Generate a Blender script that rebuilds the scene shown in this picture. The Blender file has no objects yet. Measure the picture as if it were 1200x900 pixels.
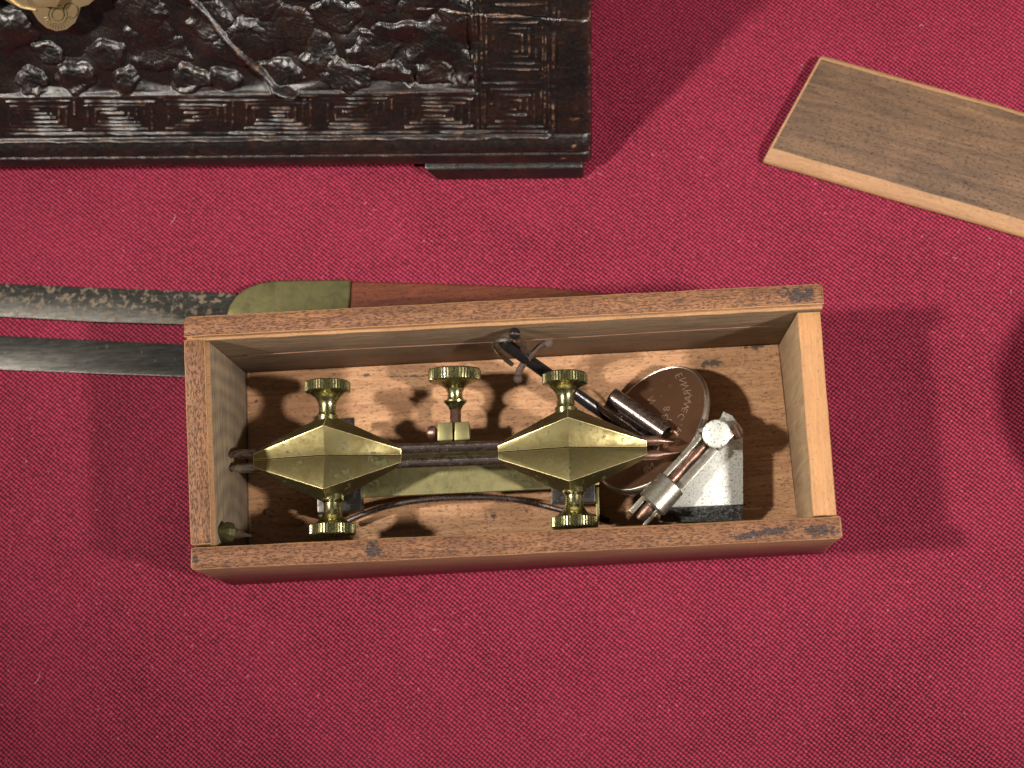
import bpy, bmesh, math
import numpy as np
from mathutils import Vector, Matrix

# ------------------------------------------------------------------ camera, light, exposure
SC = bpy.context.scene
COL = SC.collection
MM = 0.001
FPX = 1733.0                                   # focal length in pixels of the 1200 px wide photograph
CAM = np.array([116.452, -115.533, 475.249])   # millimetres above the cloth
CR = np.array([[0.9975241, 0.05453841, 0.04439856],
               [-0.04428474, 0.97757658, -0.20587107],
               [-0.05463087, 0.20339518, 0.97757141]])
cd = bpy.data.cameras.new('camera')
cam = bpy.data.objects.new('camera', cd); COL.objects.link(cam)
cd.sensor_width = 36.0; cd.lens = 36.0 * FPX / 1200.0
cd.clip_start = 0.01; cd.clip_end = 50
M4 = Matrix([list(CR[i]) + [CAM[i] * MM] for i in range(3)] + [[0, 0, 0, 1]])
cam.matrix_world = M4
cd.dof.use_dof = True; cd.dof.focus_distance = 0.445; cd.dof.aperture_fstop = 11
SC.camera = cam

w = bpy.data.worlds.new('World'); SC.world = w; w.use_nodes = True
w.node_tree.nodes['Background'].inputs[0].default_value = (1.0, 0.93, 0.86, 1)
w.node_tree.nodes['Background'].inputs[1].default_value = 0.035

def spot(name, pos, target, radius, power, col, angle, blend=1.0):
    l = bpy.data.lights.new(name, 'SPOT'); l.shadow_soft_size = radius * 0.5; l.energy = power; l.color = col
    l.spot_size = math.radians(angle); l.spot_blend = blend
    o = bpy.data.objects.new(name, l); COL.objects.link(o)
    p = Vector(pos) * MM; t = Vector(target) * MM
    o.location = p; o.rotation_euler = (t - p).to_track_quat('-Z', 'Y').to_euler()
spot('lamp', (-720, -70, 980), (195, 105, 0), 0.085, 104, (1.0, 0.93, 0.84), 38)
spot('lamp', (880, -300, 960), (195, 105, 0), 0.090, 98, (1.0, 0.92, 0.85), 37)
l = bpy.data.lights.new('overhead_fill', 'AREA'); l.shape = 'DISK'; l.size = 0.7; l.energy = 1.5; l.color = (1.0, 0.95, 0.90)  # added soft overhead fill, also gives the metal something to reflect
o = bpy.data.objects.new('overhead_fill', l); COL.objects.link(o)
o.location = (0.1, 0.9, 1.5); o.rotation_euler = Vector((0, -0.9, -1.5)).to_track_quat('-Z', 'Y').to_euler()

SC.view_settings.view_transform = 'Standard'; SC.view_settings.look = 'None'
SC.view_settings.exposure = -0.24; SC.view_settings.gamma = 1.0
SC.cycles.use_denoising = True
SC.cycles.max_bounces = 6; SC.cycles.diffuse_bounces = 2

def at(px, py, z):
    """World point (mm) at height z seen at a pixel of the photograph."""
    d = CR @ np.array([(px - 600) / FPX, -(py - 450) / FPX, -1.0])
    return CAM + d * (z - CAM[2]) / d[2]

# ------------------------------------------------------------------ materials
def mat(name):
    m = bpy.data.materials.new(name); m.use_nodes = True
    nt = m.node_tree; return m, nt, nt.nodes['Principled BSDF']
def N(nt, typ, **kw):
    n = nt.nodes.new(typ)
    for k, v in kw.items(): setattr(n, k, v)
    return n
def sock(nt, s, v):
    if hasattr(v, 'links'): nt.links.new(v, s)
    elif isinstance(v, tuple) and len(v) == 3 and s.type == 'RGBA': s.default_value = (*v, 1)
    else: s.default_value = v
def coords(nt, scale=(1, 1, 1), rot=(0, 0, 0), loc=(0, 0, 0)):
    """Object coordinates in millimetres."""
    tc = N(nt, 'ShaderNodeTexCoord'); mp = N(nt, 'ShaderNodeMapping')
    nt.links.new(tc.outputs['Object'], mp.inputs['Vector'])
    mp.inputs['Scale'].default_value = [1000 * s for s in scale]
    mp.inputs['Rotation'].default_value = rot; mp.inputs['Location'].default_value = loc
    return mp.outputs['Vector']
def noise(nt, vec, scale, detail=4, rough=0.6, dist=0.0):
    n = N(nt, 'ShaderNodeTexNoise'); nt.links.new(vec, n.inputs['Vector'])
    n.inputs['Scale'].default_value = scale; n.inputs['Detail'].default_value = detail
    n.inputs['Roughness'].default_value = rough; n.inputs['Distortion'].default_value = dist
    return n.outputs['Fac']
def ramp(nt, fac, stops, interp='LINEAR'):
    r = N(nt, 'ShaderNodeValToRGB'); r.color_ramp.interpolation = interp
    nt.links.new(fac, r.inputs['Fac']); el = r.color_ramp.elements
    while len(el) < len(stops): el.new(0.5)
    for e, (p, c) in zip(el, stops):
        e.position = p; e.color = (*c, 1) if isinstance(c, tuple) else (c, c, c, 1)
    return r.outputs['Color']
def mix(nt, a, b, fac, mode='MIX'):
    m = N(nt, 'ShaderNodeMix', data_type='RGBA', blend_type=mode)
    sock(nt, m.inputs[0], fac); sock(nt, m.inputs[6], a); sock(nt, m.inputs[7], b)
    return m.outputs[2]
def math_(nt, op, a, b=0.0, c=None):
    m = N(nt, 'ShaderNodeMath', operation=op)
    sock(nt, m.inputs[0], a); sock(nt, m.inputs[1], b)
    if c is not None: sock(nt, m.inputs[2], c)
    return m.outputs[0]
def bump(nt, bs, h, dist, strength=1.0):
    b = N(nt, 'ShaderNodeBump'); nt.links.new(h, b.inputs['Height'])
    b.inputs['Distance'].default_value = dist * MM; b.inputs['Strength'].default_value = strength
    nt.links.new(b.outputs['Normal'], bs.inputs['Normal'])

def wood(name, light, dark, pore, axis='X', grain=0.5, pores=0.35, rough=0.62, seed=0.0, spots=(), pthr=0.56, stain=None, stain_thr=0.62, speck=1.0, knot=False):
    m, nt, bs = mat(name)
    st = {'X': (0.07, 1, 1), 'Y': (1, 0.07, 1), 'Z': (1, 1, 0.07)}[axis]
    sp = {'X': (0.3, 1, 1), 'Y': (1, 0.3, 1), 'Z': (1, 1, 0.3)}[axis]
    v = coords(nt, st, loc=(seed * 31, seed * 17, seed * 7)); vp = coords(nt, sp, loc=(seed * 11, 3, 5)); vi = coords(nt, loc=(seed * 5, 9, 2))
    if knot:
        vk = coords(nt, knot[0], loc=knot[1]); wv = N(nt, 'ShaderNodeTexWave', wave_type='RINGS')
        nt.links.new(vk, wv.inputs['Vector']); wv.inputs['Scale'].default_value = 0.055; wv.inputs['Distortion'].default_value = 3.5; wv.inputs['Detail'].default_value = 2
        g = math_(nt, 'ADD', math_(nt, 'MULTIPLY', wv.outputs['Fac'], 0.12), math_(nt, 'MULTIPLY', noise(nt, v, 0.6, 6, 0.65, 1.0), 0.8))
    else:
        g = noise(nt, v, grain, 7, 0.68, 1.2)
    c = mix(nt, dark, light, ramp(nt, g, [(0.30, 0.0), (0.68, 1.0)]))
    cl = noise(nt, vi, 0.045, 5, 0.6, 0.6)
    c = mix(nt, c, mix(nt, c, dark, 0.75), ramp(nt, cl, [(0.45, 0.0), (0.75, 0.8)]))
    p1 = ramp(nt, noise(nt, vp, 2.3, 4, 0.7), [(pthr, 0.0), (pthr + 0.12, pores)])
    c = mix(nt, c, pore, p1)
    p2 = ramp(nt, noise(nt, vi, 1.3, 2, 0.5, 0.5), [(0.70, 0.0), (0.74, 0.85 * speck)])
    c = mix(nt, c, pore, p2)
    if stain:
        s = ramp(nt, noise(nt, vi, 0.10, 6, 0.72, 0.8), [(stain_thr, 0.0), (stain_thr + 0.06, 0.85)])
        c = mix(nt, c, stain, s)
    fine = noise(nt, vp, 4.0, 3, 0.7)
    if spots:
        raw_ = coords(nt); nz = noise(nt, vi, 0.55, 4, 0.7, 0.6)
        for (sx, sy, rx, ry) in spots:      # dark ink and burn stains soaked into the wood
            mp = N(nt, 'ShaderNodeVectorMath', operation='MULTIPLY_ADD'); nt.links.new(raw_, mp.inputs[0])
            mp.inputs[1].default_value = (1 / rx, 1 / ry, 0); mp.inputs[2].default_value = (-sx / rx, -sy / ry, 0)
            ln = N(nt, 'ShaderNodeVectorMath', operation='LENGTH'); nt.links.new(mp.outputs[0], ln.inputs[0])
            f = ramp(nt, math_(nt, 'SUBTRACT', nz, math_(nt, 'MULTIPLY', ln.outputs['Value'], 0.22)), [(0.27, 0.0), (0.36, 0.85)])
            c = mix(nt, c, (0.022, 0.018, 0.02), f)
    c = mix(nt, c, mix(nt, c, (0.8, 0.6, 0.4), 0.10), ramp(nt, fine, [(0.55, 0.0), (0.75, 1.0)]))
    nt.links.new(c, bs.inputs['Base Color'])
    nt.links.new(ramp(nt, fine, [(0.3, rough - 0.12), (0.7, rough + 0.15)]), bs.inputs['Roughness'])
    h = math_(nt, 'ADD', math_(nt, 'MULTIPLY', g, 0.6), math_(nt, 'MULTIPLY', noise(nt, vp, 2.5, 4, 0.75), 0.7))
    bump(nt, bs, math_(nt, 'SUBTRACT', h, p1), 0.16, 0.9)
    return m

def bx(px, py, rx, ry):
    p = at(px, py, 48.4) - np.array((95, -38, 0)); return (float(p[0]), float(p[1]), rx, ry)
RIM_SPOTS = [bx(936, 345, 5.0, 2.6), bx(962, 622, 4.0, 1.6), bx(905, 622, 6, 1.3), bx(873, 628, 4, 1.2), bx(437, 645, 3.0, 2.0), bx(228, 655, 0.9, 0.9)]
W_RIM = wood('rim_wood', (0.31, 0.140, 0.058), (0.12, 0.046, 0.021), (0.035, 0.014, 0.01), 'X', 0.9, 0.72, stain=(0.06, 0.03, 0.02), stain_thr=0.68, spots=RIM_SPOTS, pthr=0.505)
W_RIMY = wood('rim_wood_side', (0.33, 0.155, 0.066), (0.14, 0.057, 0.026), (0.045, 0.02, 0.012), 'Y', 0.9, 0.9, seed=2, pthr=0.51)
W_RAW = wood('raw_edge_wood', (0.48, 0.265, 0.12), (0.34, 0.17, 0.075), (0.14, 0.06, 0.03), 'X', 0.8, 0.4)
W_ORANGE = wood('orange_end_wood', (0.54, 0.28, 0.112), (0.38, 0.185, 0.072), (0.16, 0.07, 0.03), 'Y', 0.8, 0.35, seed=4)
W_INNER = wood('inner_wood', (0.26, 0.172, 0.102), (0.095, 0.062, 0.04), (0.03, 0.018, 0.012), 'X', 0.6, 0.6, seed=5, stain=(0.05, 0.03, 0.02), stain_thr=0.66)
W_INEND = wood('inner_end_wood', (0.36, 0.27, 0.16), (0.13, 0.10, 0.075), (0.03, 0.02, 0.014), 'Y', 0.4, 0.3, seed=6, knot=((1, 1, 0.7), (0, 28, -14)))
W_INRIGHT = wood('inner_right_wood', (0.42, 0.28, 0.15), (0.22, 0.14, 0.08), (0.05, 0.03, 0.02), 'Z', 0.5, 0.3, seed=8)
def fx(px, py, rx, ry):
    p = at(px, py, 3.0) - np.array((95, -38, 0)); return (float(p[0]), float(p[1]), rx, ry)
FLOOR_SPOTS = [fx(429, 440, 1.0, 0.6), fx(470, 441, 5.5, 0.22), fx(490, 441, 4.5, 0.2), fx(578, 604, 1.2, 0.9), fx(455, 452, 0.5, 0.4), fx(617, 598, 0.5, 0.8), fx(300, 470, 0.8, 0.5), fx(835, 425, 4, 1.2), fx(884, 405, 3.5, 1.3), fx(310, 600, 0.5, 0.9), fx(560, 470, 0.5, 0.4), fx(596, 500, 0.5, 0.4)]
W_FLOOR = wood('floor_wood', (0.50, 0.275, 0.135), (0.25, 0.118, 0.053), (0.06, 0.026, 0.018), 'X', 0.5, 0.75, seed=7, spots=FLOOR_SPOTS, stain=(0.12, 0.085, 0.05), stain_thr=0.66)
W_OUTER = wood('stained_wood', (0.30, 0.15, 0.085), (0.16, 0.075, 0.042), (0.02, 0.008, 0.006), 'X', 0.6, 0.3, 0.5, seed=9, speck=0.6)
W_LIDTOP = wood('lid_dark_wood', (0.185, 0.10, 0.05), (0.05, 0.028, 0.016), (0.016, 0.01, 0.008), 'X', 0.32, 0.8, seed=10, stain=(0.30, 0.17, 0.08), stain_thr=0.66)
W_LIDSIDE = wood('lid_light_wood', (0.43, 0.235, 0.11), (0.27, 0.145, 0.07), (0.2, 0.12, 0.06), 'X', 0.6, 0.5, seed=11)
W_HANDLE = wood('handle_wood', (0.15, 0.038, 0.017), (0.06, 0.017, 0.009), (0.015, 0.006, 0.005), 'X', 0.6, 0.6, 0.62, seed=12)

W_HANDLE.node_tree.nodes['Principled BSDF'].inputs['Specular IOR Level'].default_value = 0.2
def metal(name, base, alt, rough=0.35, metallic=1.0, scale=0.5, patina=None, pat_thr=0.6, bumpd=0.05, rough_var=0.15, fine=None):
    m, nt, bs = mat(name)
    v = coords(nt)
    n1 = noise(nt, v, scale, 6, 0.68, 0.4); n2 = noise(nt, v, scale * 5, 4, 0.7)
    c = mix(nt, alt, base, ramp(nt, n1, [(0.35, 0.0), (0.62, 1.0)]))
    met = metallic
    rr = ramp(nt, n1, [(0.3, rough + rough_var), (0.65, max(0.08, rough - rough_var * 0.5))])
    bs.inputs['Metallic'].default_value = metallic
    if patina:
        f = ramp(nt, math_(nt, 'ADD', math_(nt, 'MULTIPLY', n1, 0.5), math_(nt, 'MULTIPLY', n2, 0.5)), [(pat_thr, 0.0), (pat_thr + 0.035, 1.0)])
        c = mix(nt, c, patina, f)
        nt.links.new(math_(nt, 'SUBTRACT', metallic, math_(nt, 'MULTIPLY', f, metallic * 0.7)), bs.inputs['Metallic'])
        rr = mix(nt, rr, (0.7, 0.7, 0.7), f)
    if fine:
        f2 = ramp(nt, noise(nt, v, fine[1], 3, 0.7), [(fine[2], 0.0), (fine[2] + 0.05, 0.8)])
        c = mix(nt, c, fine[0], f2)
    nt.links.new(c, bs.inputs['Base Color']); nt.links.new(rr, bs.inputs['Roughness'])
    bump(nt, bs, math_(nt, 'ADD', math_(nt, 'MULTIPLY', n1, 0.4), n2), bumpd, 0.8)
    return m
M_BRASS = metal('brass', (0.27, 0.232, 0.108), (0.14, 0.108, 0.042), 0.45, 1.0, 0.14, (0.08, 0.085, 0.035), 0.565, 0.06, fine=((0.11, 0.12, 0.05), 1.6, 0.60))
M_BRASSK = metal('turned_brass', (0.48, 0.45, 0.235), (0.24, 0.22, 0.10), 0.22, 1.0, 0.7, (0.07, 0.09, 0.035), 0.565, 0.02)
M_EDGE_GLINT = metal('brass_edge_highlight', (0.85, 0.72, 0.40), (0.60, 0.48, 0.22), 0.35, 1.0, 1.0, None, 0.6, 0.02)  # light caught along the ridge bevels, painted as a brighter brass
M_BAR = metal('dull_brass', (0.38, 0.33, 0.16), (0.25, 0.23, 0.11), 0.42, 1.0, 0.2, (0.08, 0.12, 0.06), 0.56, 0.03, fine=((0.10, 0.13, 0.06), 2.0, 0.62))
M_BOLSTER = metal('bolster_brass', (0.15, 0.135, 0.055), (0.075, 0.07, 0.028), 0.48, 0.7, 0.2, (0.05, 0.045, 0.02), 0.57, 0.03)
M_GOLD = metal('hasp_brass', (0.70, 0.56, 0.33), (0.50, 0.36, 0.16), 0.45, 0.85, 0.2, (0.10, 0.055, 0.02), 0.60, 0.03)
M_STEEL = metal('brown_steel', (0.36, 0.30, 0.27), (0.10, 0.065, 0.055), 0.24, 0.95, 0.6, (0.06, 0.026, 0.018), 0.57, 0.04)
M_BRIGHT = metal('bright_steel', (0.55, 0.52, 0.48), (0.22, 0.19, 0.17), 0.28, 1.0, 0.3, (0.07, 0.045, 0.03), 0.60, 0.04)
M_RIMST = metal('rim_steel', (0.74, 0.71, 0.66), (0.30, 0.26, 0.22), 0.30, 1.0, 0.12, (0.10, 0.06, 0.04), 0.62, 0.03)
M_DARK = metal('dark_steel', (0.10, 0.095, 0.09), (0.035, 0.03, 0.028), 0.30, 0.9, 0.3, (0.04, 0.03, 0.024), 0.58, 0.04)
M_BLACK = metal('black_steel', (0.03, 0.028, 0.03), (0.012, 0.011, 0.012), 0.25, 0.5, 0.5, None, 0.6, 0.03)
M_RUST = metal('rusty_iron', (0.085, 0.05, 0.036), (0.045, 0.028, 0.02), 0.6, 0.2, 0.8, (0.15, 0.065, 0.035), 0.55, 0.10)
M_COPPER = metal('copper', (0.30, 0.18, 0.135), (0.12, 0.065, 0.048), 0.36, 0.85, 0.5, (0.10, 0.05, 0.04), 0.57, 0.06)
M_DISC = metal('bronze', (0.19, 0.098, 0.052), (0.12, 0.058, 0.032), 0.36, 0.8, 0.12, (0.05, 0.025, 0.018), 0.60, 0.02, fine=((0.30, 0.20, 0.13), 2.5, 0.72))
M_STAMP = metal('stamped_bronze', (0.85, 0.66, 0.50), (0.30, 0.17, 0.10), 0.30, 0.9, 1.2, None, 0.6, 0.02)
M_NICKEL = metal('nickel', (0.78, 0.79, 0.75), (0.55, 0.56, 0.50), 0.40, 0.6, 0.6, (0.30, 0.22, 0.10), 0.60, 0.06, fine=((0.08, 0.11, 0.08), 1.5, 0.565))
M_NICKELD = metal('tarnished_nickel', (0.34, 0.35, 0.34), (0.04, 0.045, 0.045), 0.40, 0.8, 1.3, (0.45, 0.47, 0.45), 0.54, 0.06)
M_NICKELS = metal('nickel_strip', (0.58, 0.55, 0.47), (0.22, 0.19, 0.14), 0.30, 0.9, 0.7, (0.14, 0.09, 0.04), 0.57, 0.04)

def blade_mat(name, spots, thr):
    m, nt, bs = mat(name)
    v = coords(nt, (1, 1, 1)); n1 = noise(nt, v, 0.42, 6, 0.7, 0.4); n2 = noise(nt, coords(nt, (0.15, 1, 1)), 1.2, 4, 0.7)
    c = mix(nt, (0.035, 0.034, 0.031), (0.085, 0.08, 0.07), ramp(nt, n2, [(0.35, 0.0), (0.7, 1.0)]))
    f = ramp(nt, n1, [(thr, 0.0), (thr + 0.05, 0.9)])
    c = mix(nt, c, spots, f)
    nt.links.new(c, bs.inputs['Base Color'])
    nt.links.new(math_(nt, 'SUBTRACT', 0.8, math_(nt, 'MULTIPLY', f, 0.7)), bs.inputs['Metallic'])
    nt.links.new(mix(nt, (0.38, 0.38, 0.38), (0.75, 0.75, 0.75), f), bs.inputs['Roughness'])
    bump(nt, bs, n1, 0.06, 0.7)
    return m
M_BLADE1 = blade_mat('spotted_blade_steel', (0.15, 0.11, 0.07), 0.53)
M_BLADE2 = blade_mat('smooth_blade_steel', (0.12, 0.11, 0.095), 0.63)

def cloth_mat():
    m, nt, bs = mat('crimson_cloth')
    tc = coords(nt)
    # slow wander of the threads
    nv = N(nt, 'ShaderNodeTexNoise'); nt.links.new(tc, nv.inputs['Vector']); nv.inputs['Scale'].default_value = 0.035; nv.inputs['Detail'].default_value = 3
    va = N(nt, 'ShaderNodeVectorMath', operation='MULTIPLY_ADD'); nt.links.new(nv.outputs['Color'], va.inputs[0])
    va.inputs[1].default_value = (1.6, 1.6, 0); nt.links.new(tc, va.inputs[2])
    nw = N(nt, 'ShaderNodeTexNoise'); nt.links.new(tc, nw.inputs['Vector']); nw.inputs['Scale'].default_value = 0.9; nw.inputs['Detail'].default_value = 2
    vb = N(nt, 'ShaderNodeVectorMath', operation='MULTIPLY_ADD'); nt.links.new(nw.outputs['Color'], vb.inputs[0])
    vb.inputs[1].default_value = (0.62, 0.62, 0); nt.links.new(va.outputs[0], vb.inputs[2])
    sp = N(nt, 'ShaderNodeSeparateXYZ'); nt.links.new(vb.outputs[0], sp.inputs[0])
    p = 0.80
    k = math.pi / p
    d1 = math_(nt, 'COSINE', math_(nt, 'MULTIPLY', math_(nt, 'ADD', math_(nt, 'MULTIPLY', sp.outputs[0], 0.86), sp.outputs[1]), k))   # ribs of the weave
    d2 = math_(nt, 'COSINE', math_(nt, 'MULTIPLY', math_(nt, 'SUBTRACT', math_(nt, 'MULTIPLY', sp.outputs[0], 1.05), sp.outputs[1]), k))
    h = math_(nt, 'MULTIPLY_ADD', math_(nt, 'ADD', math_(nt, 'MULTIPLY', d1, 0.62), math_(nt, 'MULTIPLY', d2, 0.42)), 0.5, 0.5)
    lit_thread = (0.41, 0.028, 0.070); gap_shade = (0.024, 0.0006, 0.004)  # light on the threads and shade in the gaps, painted as two colours
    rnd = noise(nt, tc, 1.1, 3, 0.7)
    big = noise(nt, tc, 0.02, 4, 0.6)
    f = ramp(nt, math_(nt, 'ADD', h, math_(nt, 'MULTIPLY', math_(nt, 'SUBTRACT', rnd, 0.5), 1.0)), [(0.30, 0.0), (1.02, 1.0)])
    c = mix(nt, gap_shade, lit_thread, f)
    c = mix(nt, c, (0.75, 0.22, 0.30), ramp(nt, noise(nt, tc, 0.75, 2, 0.5), [(0.70, 0.0), (0.76, 0.35)]))     # lint and bright slubs
    c = mix(nt, c, mix(nt, c, (0.60, 0.06, 0.14), 0.14), ramp(nt, big, [(0.3, 0.0), (0.8, 1.0)]))
    nt.links.new(c, bs.inputs['Base Color'])
    bs.inputs['Roughness'].default_value = 0.62
    bs.inputs['Specular IOR Level'].default_value = 0.18
    bs.inputs['Sheen Weight'].default_value = 0.05; bs.inputs['Sheen Roughness'].default_value = 0.4
    bs.inputs['Sheen Tint'].default_value = (1.0, 0.45, 0.6, 1)
    bump(nt, bs, math_(nt, 'ADD', h, math_(nt, 'MULTIPLY', rnd, 0.5)), 0.32, 0.9)
    return m
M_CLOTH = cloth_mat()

def lacquer_mat():
    m, nt, bs = mat('worn_lacquer')
    v = coords(nt)
    at_ = N(nt, 'ShaderNodeAttribute', attribute_name='wear')
    n1 = noise(nt, v, 0.12, 5, 0.65); n2 = noise(nt, v, 1.1, 4, 0.75); n3 = noise(nt, coords(nt, (0.35, 1, 1)), 0.45, 5, 0.7, 0.5)
    c = mix(nt, (0.004, 0.0032, 0.003), (0.014, 0.006, 0.004), ramp(nt, n1, [(0.40, 0.0), (0.62, 1.0)]))
    f = math_(nt, 'MULTIPLY', at_.outputs['Fac'], ramp(nt, n3, [(0.50, 0.0), (0.66, 0.9)]))
    f = math_(nt, 'ADD', f, ramp(nt, n2, [(0.72, 0.0), (0.77, 0.75)]))
    f = math_(nt, 'MINIMUM', f, 1.0)
    wc = mix(nt, (0.20, 0.085, 0.035), (0.52, 0.30, 0.17), ramp(nt, n2, [(0.4, 0.0), (0.6, 1.0)]))
    c = mix(nt, c, wc, f)
    nt.links.new(c, bs.inputs['Base Color'])
    nt.links.new(mix(nt, ramp(nt, n2, [(0.35, 0.27), (0.7, 0.46)]), (0.7, 0.7, 0.7), f), bs.inputs['Roughness'])
    bs.inputs['Specular IOR Level'].default_value = 0.85
    bump(nt, bs, math_(nt, 'ADD', n2, math_(nt, 'MULTIPLY', n3, 1.1)), 0.16, 0.8)
    return m
M_LACQ = lacquer_mat()

# ------------------------------------------------------------------ object helpers (all sizes in mm)
class Thing:
    def __init__(self, name, label, cat, base, group=None):
        o = bpy.data.objects.new(name, None); COL.objects.link(o); o.empty_display_size = 0.01
        self.base = np.array(base, float); o.location = self.base * MM
        o['label'] = label; o['category'] = cat
        if group: o['group'] = group
        self.o = o
    def add(self, name, geo, m, **kw): return add(name, geo, m, self.o, self.base, **kw)

def add(name, geo, m, parent=None, base=(0, 0, 0), bevel=0.0, seg=2, smooth=True, idx=None, angle=35, raw=None, jitter=0.0, label=None, off=(0, 0, 0)):
    V, F = geo
    V = (np.array(V, float) - np.array(base) - np.array(off)) * MM
    me = bpy.data.meshes.new(name); me.from_pydata([tuple(v) for v in V], [], F)
    mats = m if isinstance(m, (list, tuple)) else [m]
    for x in mats: me.materials.append(x)
    if idx is not None:
        me.polygons.foreach_set('material_index', np.array(idx, dtype=np.int32))
    bm = bmesh.new(); bm.from_mesh(me)
    bmesh.ops.recalc_face_normals(bm, faces=bm.faces)
    if bevel:
        es = [e for e in bm.edges if len(e.link_faces) == 2 and e.calc_face_angle(0) > math.radians(28)]
        kw = dict(material=raw) if raw is not None else {}
        bmesh.ops.bevel(bm, geom=es, offset=bevel * MM, segments=seg, profile=0.6, affect='EDGES', clamp_overlap=True, **kw)
    bm.to_mesh(me); bm.free()
    if smooth:
        me.shade_smooth(); me.set_sharp_from_angle(angle=math.radians(angle))
    o = bpy.data.objects.new(name, me); COL.objects.link(o)
    o.location = Vector(off) * MM
    if parent: o.parent = parent
    if label: o['label'] = label
    return o

def join(*geos):
    V, F = [], []
    for v, f in geos:
        b = len(V); V += [tuple(x) for x in v]; F += [tuple(b + i for i in q) for q in f]
    return V, F
def hexa(b, t):
    """Block from four bottom and four top corners."""
    return list(b) + list(t), [(3, 2, 1, 0), (4, 5, 6, 7), (0, 1, 5, 4), (1, 2, 6, 5), (2, 3, 7, 6), (3, 0, 4, 7)]
def slab(top, d):
    """Polygon of 3D points swept by the vector d."""
    n = len(top); d = np.array(d, float)
    return [np.array(p) for p in top] + [np.array(p) + d for p in top], [tuple(range(n)), tuple(range(2 * n - 1, n - 1, -1))] + [(i, i + n, (i + 1) % n + n, (i + 1) % n) for i in range(n)]
def frame(ax):
    ax = np.array(ax, float); ax /= np.linalg.norm(ax)
    r = np.array([0, 0, 1.0]) if abs(ax[2]) < 0.9 else np.array([1.0, 0, 0])
    e1 = np.cross(ax, r); e1 /= np.linalg.norm(e1); return ax, e1, np.cross(ax, e1)
def lathe(p0, ax, prof, seg=32, knurl=None):
    """Turned solid: prof = [(distance along axis, radius)]; knurl = rows whose radius alternates."""
    ax, e1, e2 = frame(ax); V = []; F = []
    for r_, (s, r) in enumerate(prof):
        for k in range(seg):
            rr = r
            if knurl and knurl[0] <= r_ <= knurl[1]: rr = r + (-0.24 if k % 3 == 0 else 0.08)
            a = 2 * math.pi * k / seg
            V.append(np.array(p0) + ax * s + (e1 * math.cos(a) + e2 * math.sin(a)) * rr)
    for i in range(len(prof) - 1):
        for k in range(seg):
            F.append((i * seg + k, i * seg + (k + 1) % seg, (i + 1) * seg + (k + 1) % seg, (i + 1) * seg + k))
    F.append(tuple(range(seg - 1, -1, -1))); F.append(tuple((len(prof) - 1) * seg + k for k in range(seg)))
    return V, F
def tube(path, rad, seg=12, flat=1.0):
    P = [np.array(p, float) for p in path]; n = len(P)
    R_ = rad if hasattr(rad, '__len__') else [rad] * n
    V = []; F = []; up = np.array([0, 0, 1.0])
    for i, p in enumerate(P):
        t = P[min(i + 1, n - 1)] - P[max(i - 1, 0)]; t /= np.linalg.norm(t)
        e1 = np.cross(t, up); e1 /= (np.linalg.norm(e1) + 1e-9); e2 = np.cross(e1, t)
        for k in range(seg):
            a = 2 * math.pi * k / seg; V.append(p + (e1 * math.cos(a) + e2 * math.sin(a) * flat) * R_[i])
    for i in range(n - 1):
        for k in range(seg):
            F.append((i * seg + k, i * seg + (k + 1) % seg, (i + 1) * seg + (k + 1) % seg, (i + 1) * seg + k))
    F.append(tuple(range(seg - 1, -1, -1))); F.append(tuple((n - 1) * seg + k for k in range(seg)))
    return V, F
def smooth_path(pts, n=6):
    P = [np.array(p, float) for p in pts]; out = []
    for i in range(len(P) - 1):
        p0, p1, p2, p3 = P[max(i - 1, 0)], P[i], P[i + 1], P[min(i + 2, len(P) - 1)]
        for k in range(n):
            t = k / n
            out.append(0.5 * ((2 * p1) + (-p0 + p2) * t + (2 * p0 - 5 * p1 + 4 * p2 - p3) * t * t + (-p0 + 3 * p1 - 3 * p2 + p3) * t ** 3))
    out.append(P[-1]); return out
def ball(c, r, seg=20):
    n = 9; return lathe(np.array(c) - np.array([0, 0, r]), (0, 0, 1), [(r - r * math.cos(math.pi * i / n), max(0.02, r * math.sin(math.pi * i / n))) for i in range(n + 1)], seg)

rng = np.random.RandomState(7)
def vnoise(x, y, scale, seed):
    """Smooth value noise for heightfields."""
    r = np.random.RandomState(seed).rand(256, 256)
    X = x / scale + 1000; Y = y / scale + 1000
    xi = np.floor(X).astype(int); yi = np.floor(Y).astype(int); fx = X - xi; fy = Y - yi
    fx = fx * fx * (3 - 2 * fx); fy = fy * fy * (3 - 2 * fy)
    g = lambda i, j: r[(xi + i) % 256, (yi + j) % 256]
    return (g(0, 0) * (1 - fx) + g(1, 0) * fx) * (1 - fy) + (g(0, 1) * (1 - fx) + g(1, 1) * fx) * fy

# ------------------------------------------------------------------ the cloth
def axis(lo, hi, a, b, fine, coarse):
    return np.concatenate([np.arange(lo, a, coarse), np.arange(a, b, fine), np.arange(b, hi, coarse)])
xs = axis(-700, 900, -110, 310, 1.5, 30.0); ys = axis(-700, 750, -170, 170, 1.5, 30.0)
X, Y = np.meshgrid(xs, ys)
Z = -0.35 * vnoise(X, Y, 60, 3) - 0.05 * vnoise(X, Y, 17, 4)
def crease(px0, py0, px1, py1, wdt, dep):
    a = at(px0, py0, 0)[:2]; b = at(px1, py1, 0)[:2]; d = b - a; L = np.linalg.norm(d); d /= L
    s = (X - a[0]) * d[0] + (Y - a[1]) * d[1]; t = -(X - a[0]) * d[1] + (Y - a[1]) * d[0]
    t = t + 1.5 * np.sin(s / 17.0)
    return -dep * np.exp(-(t / wdt) ** 2) * np.clip(np.minimum(s, L - s) / 12 + 0.5, 0, 1)
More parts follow.
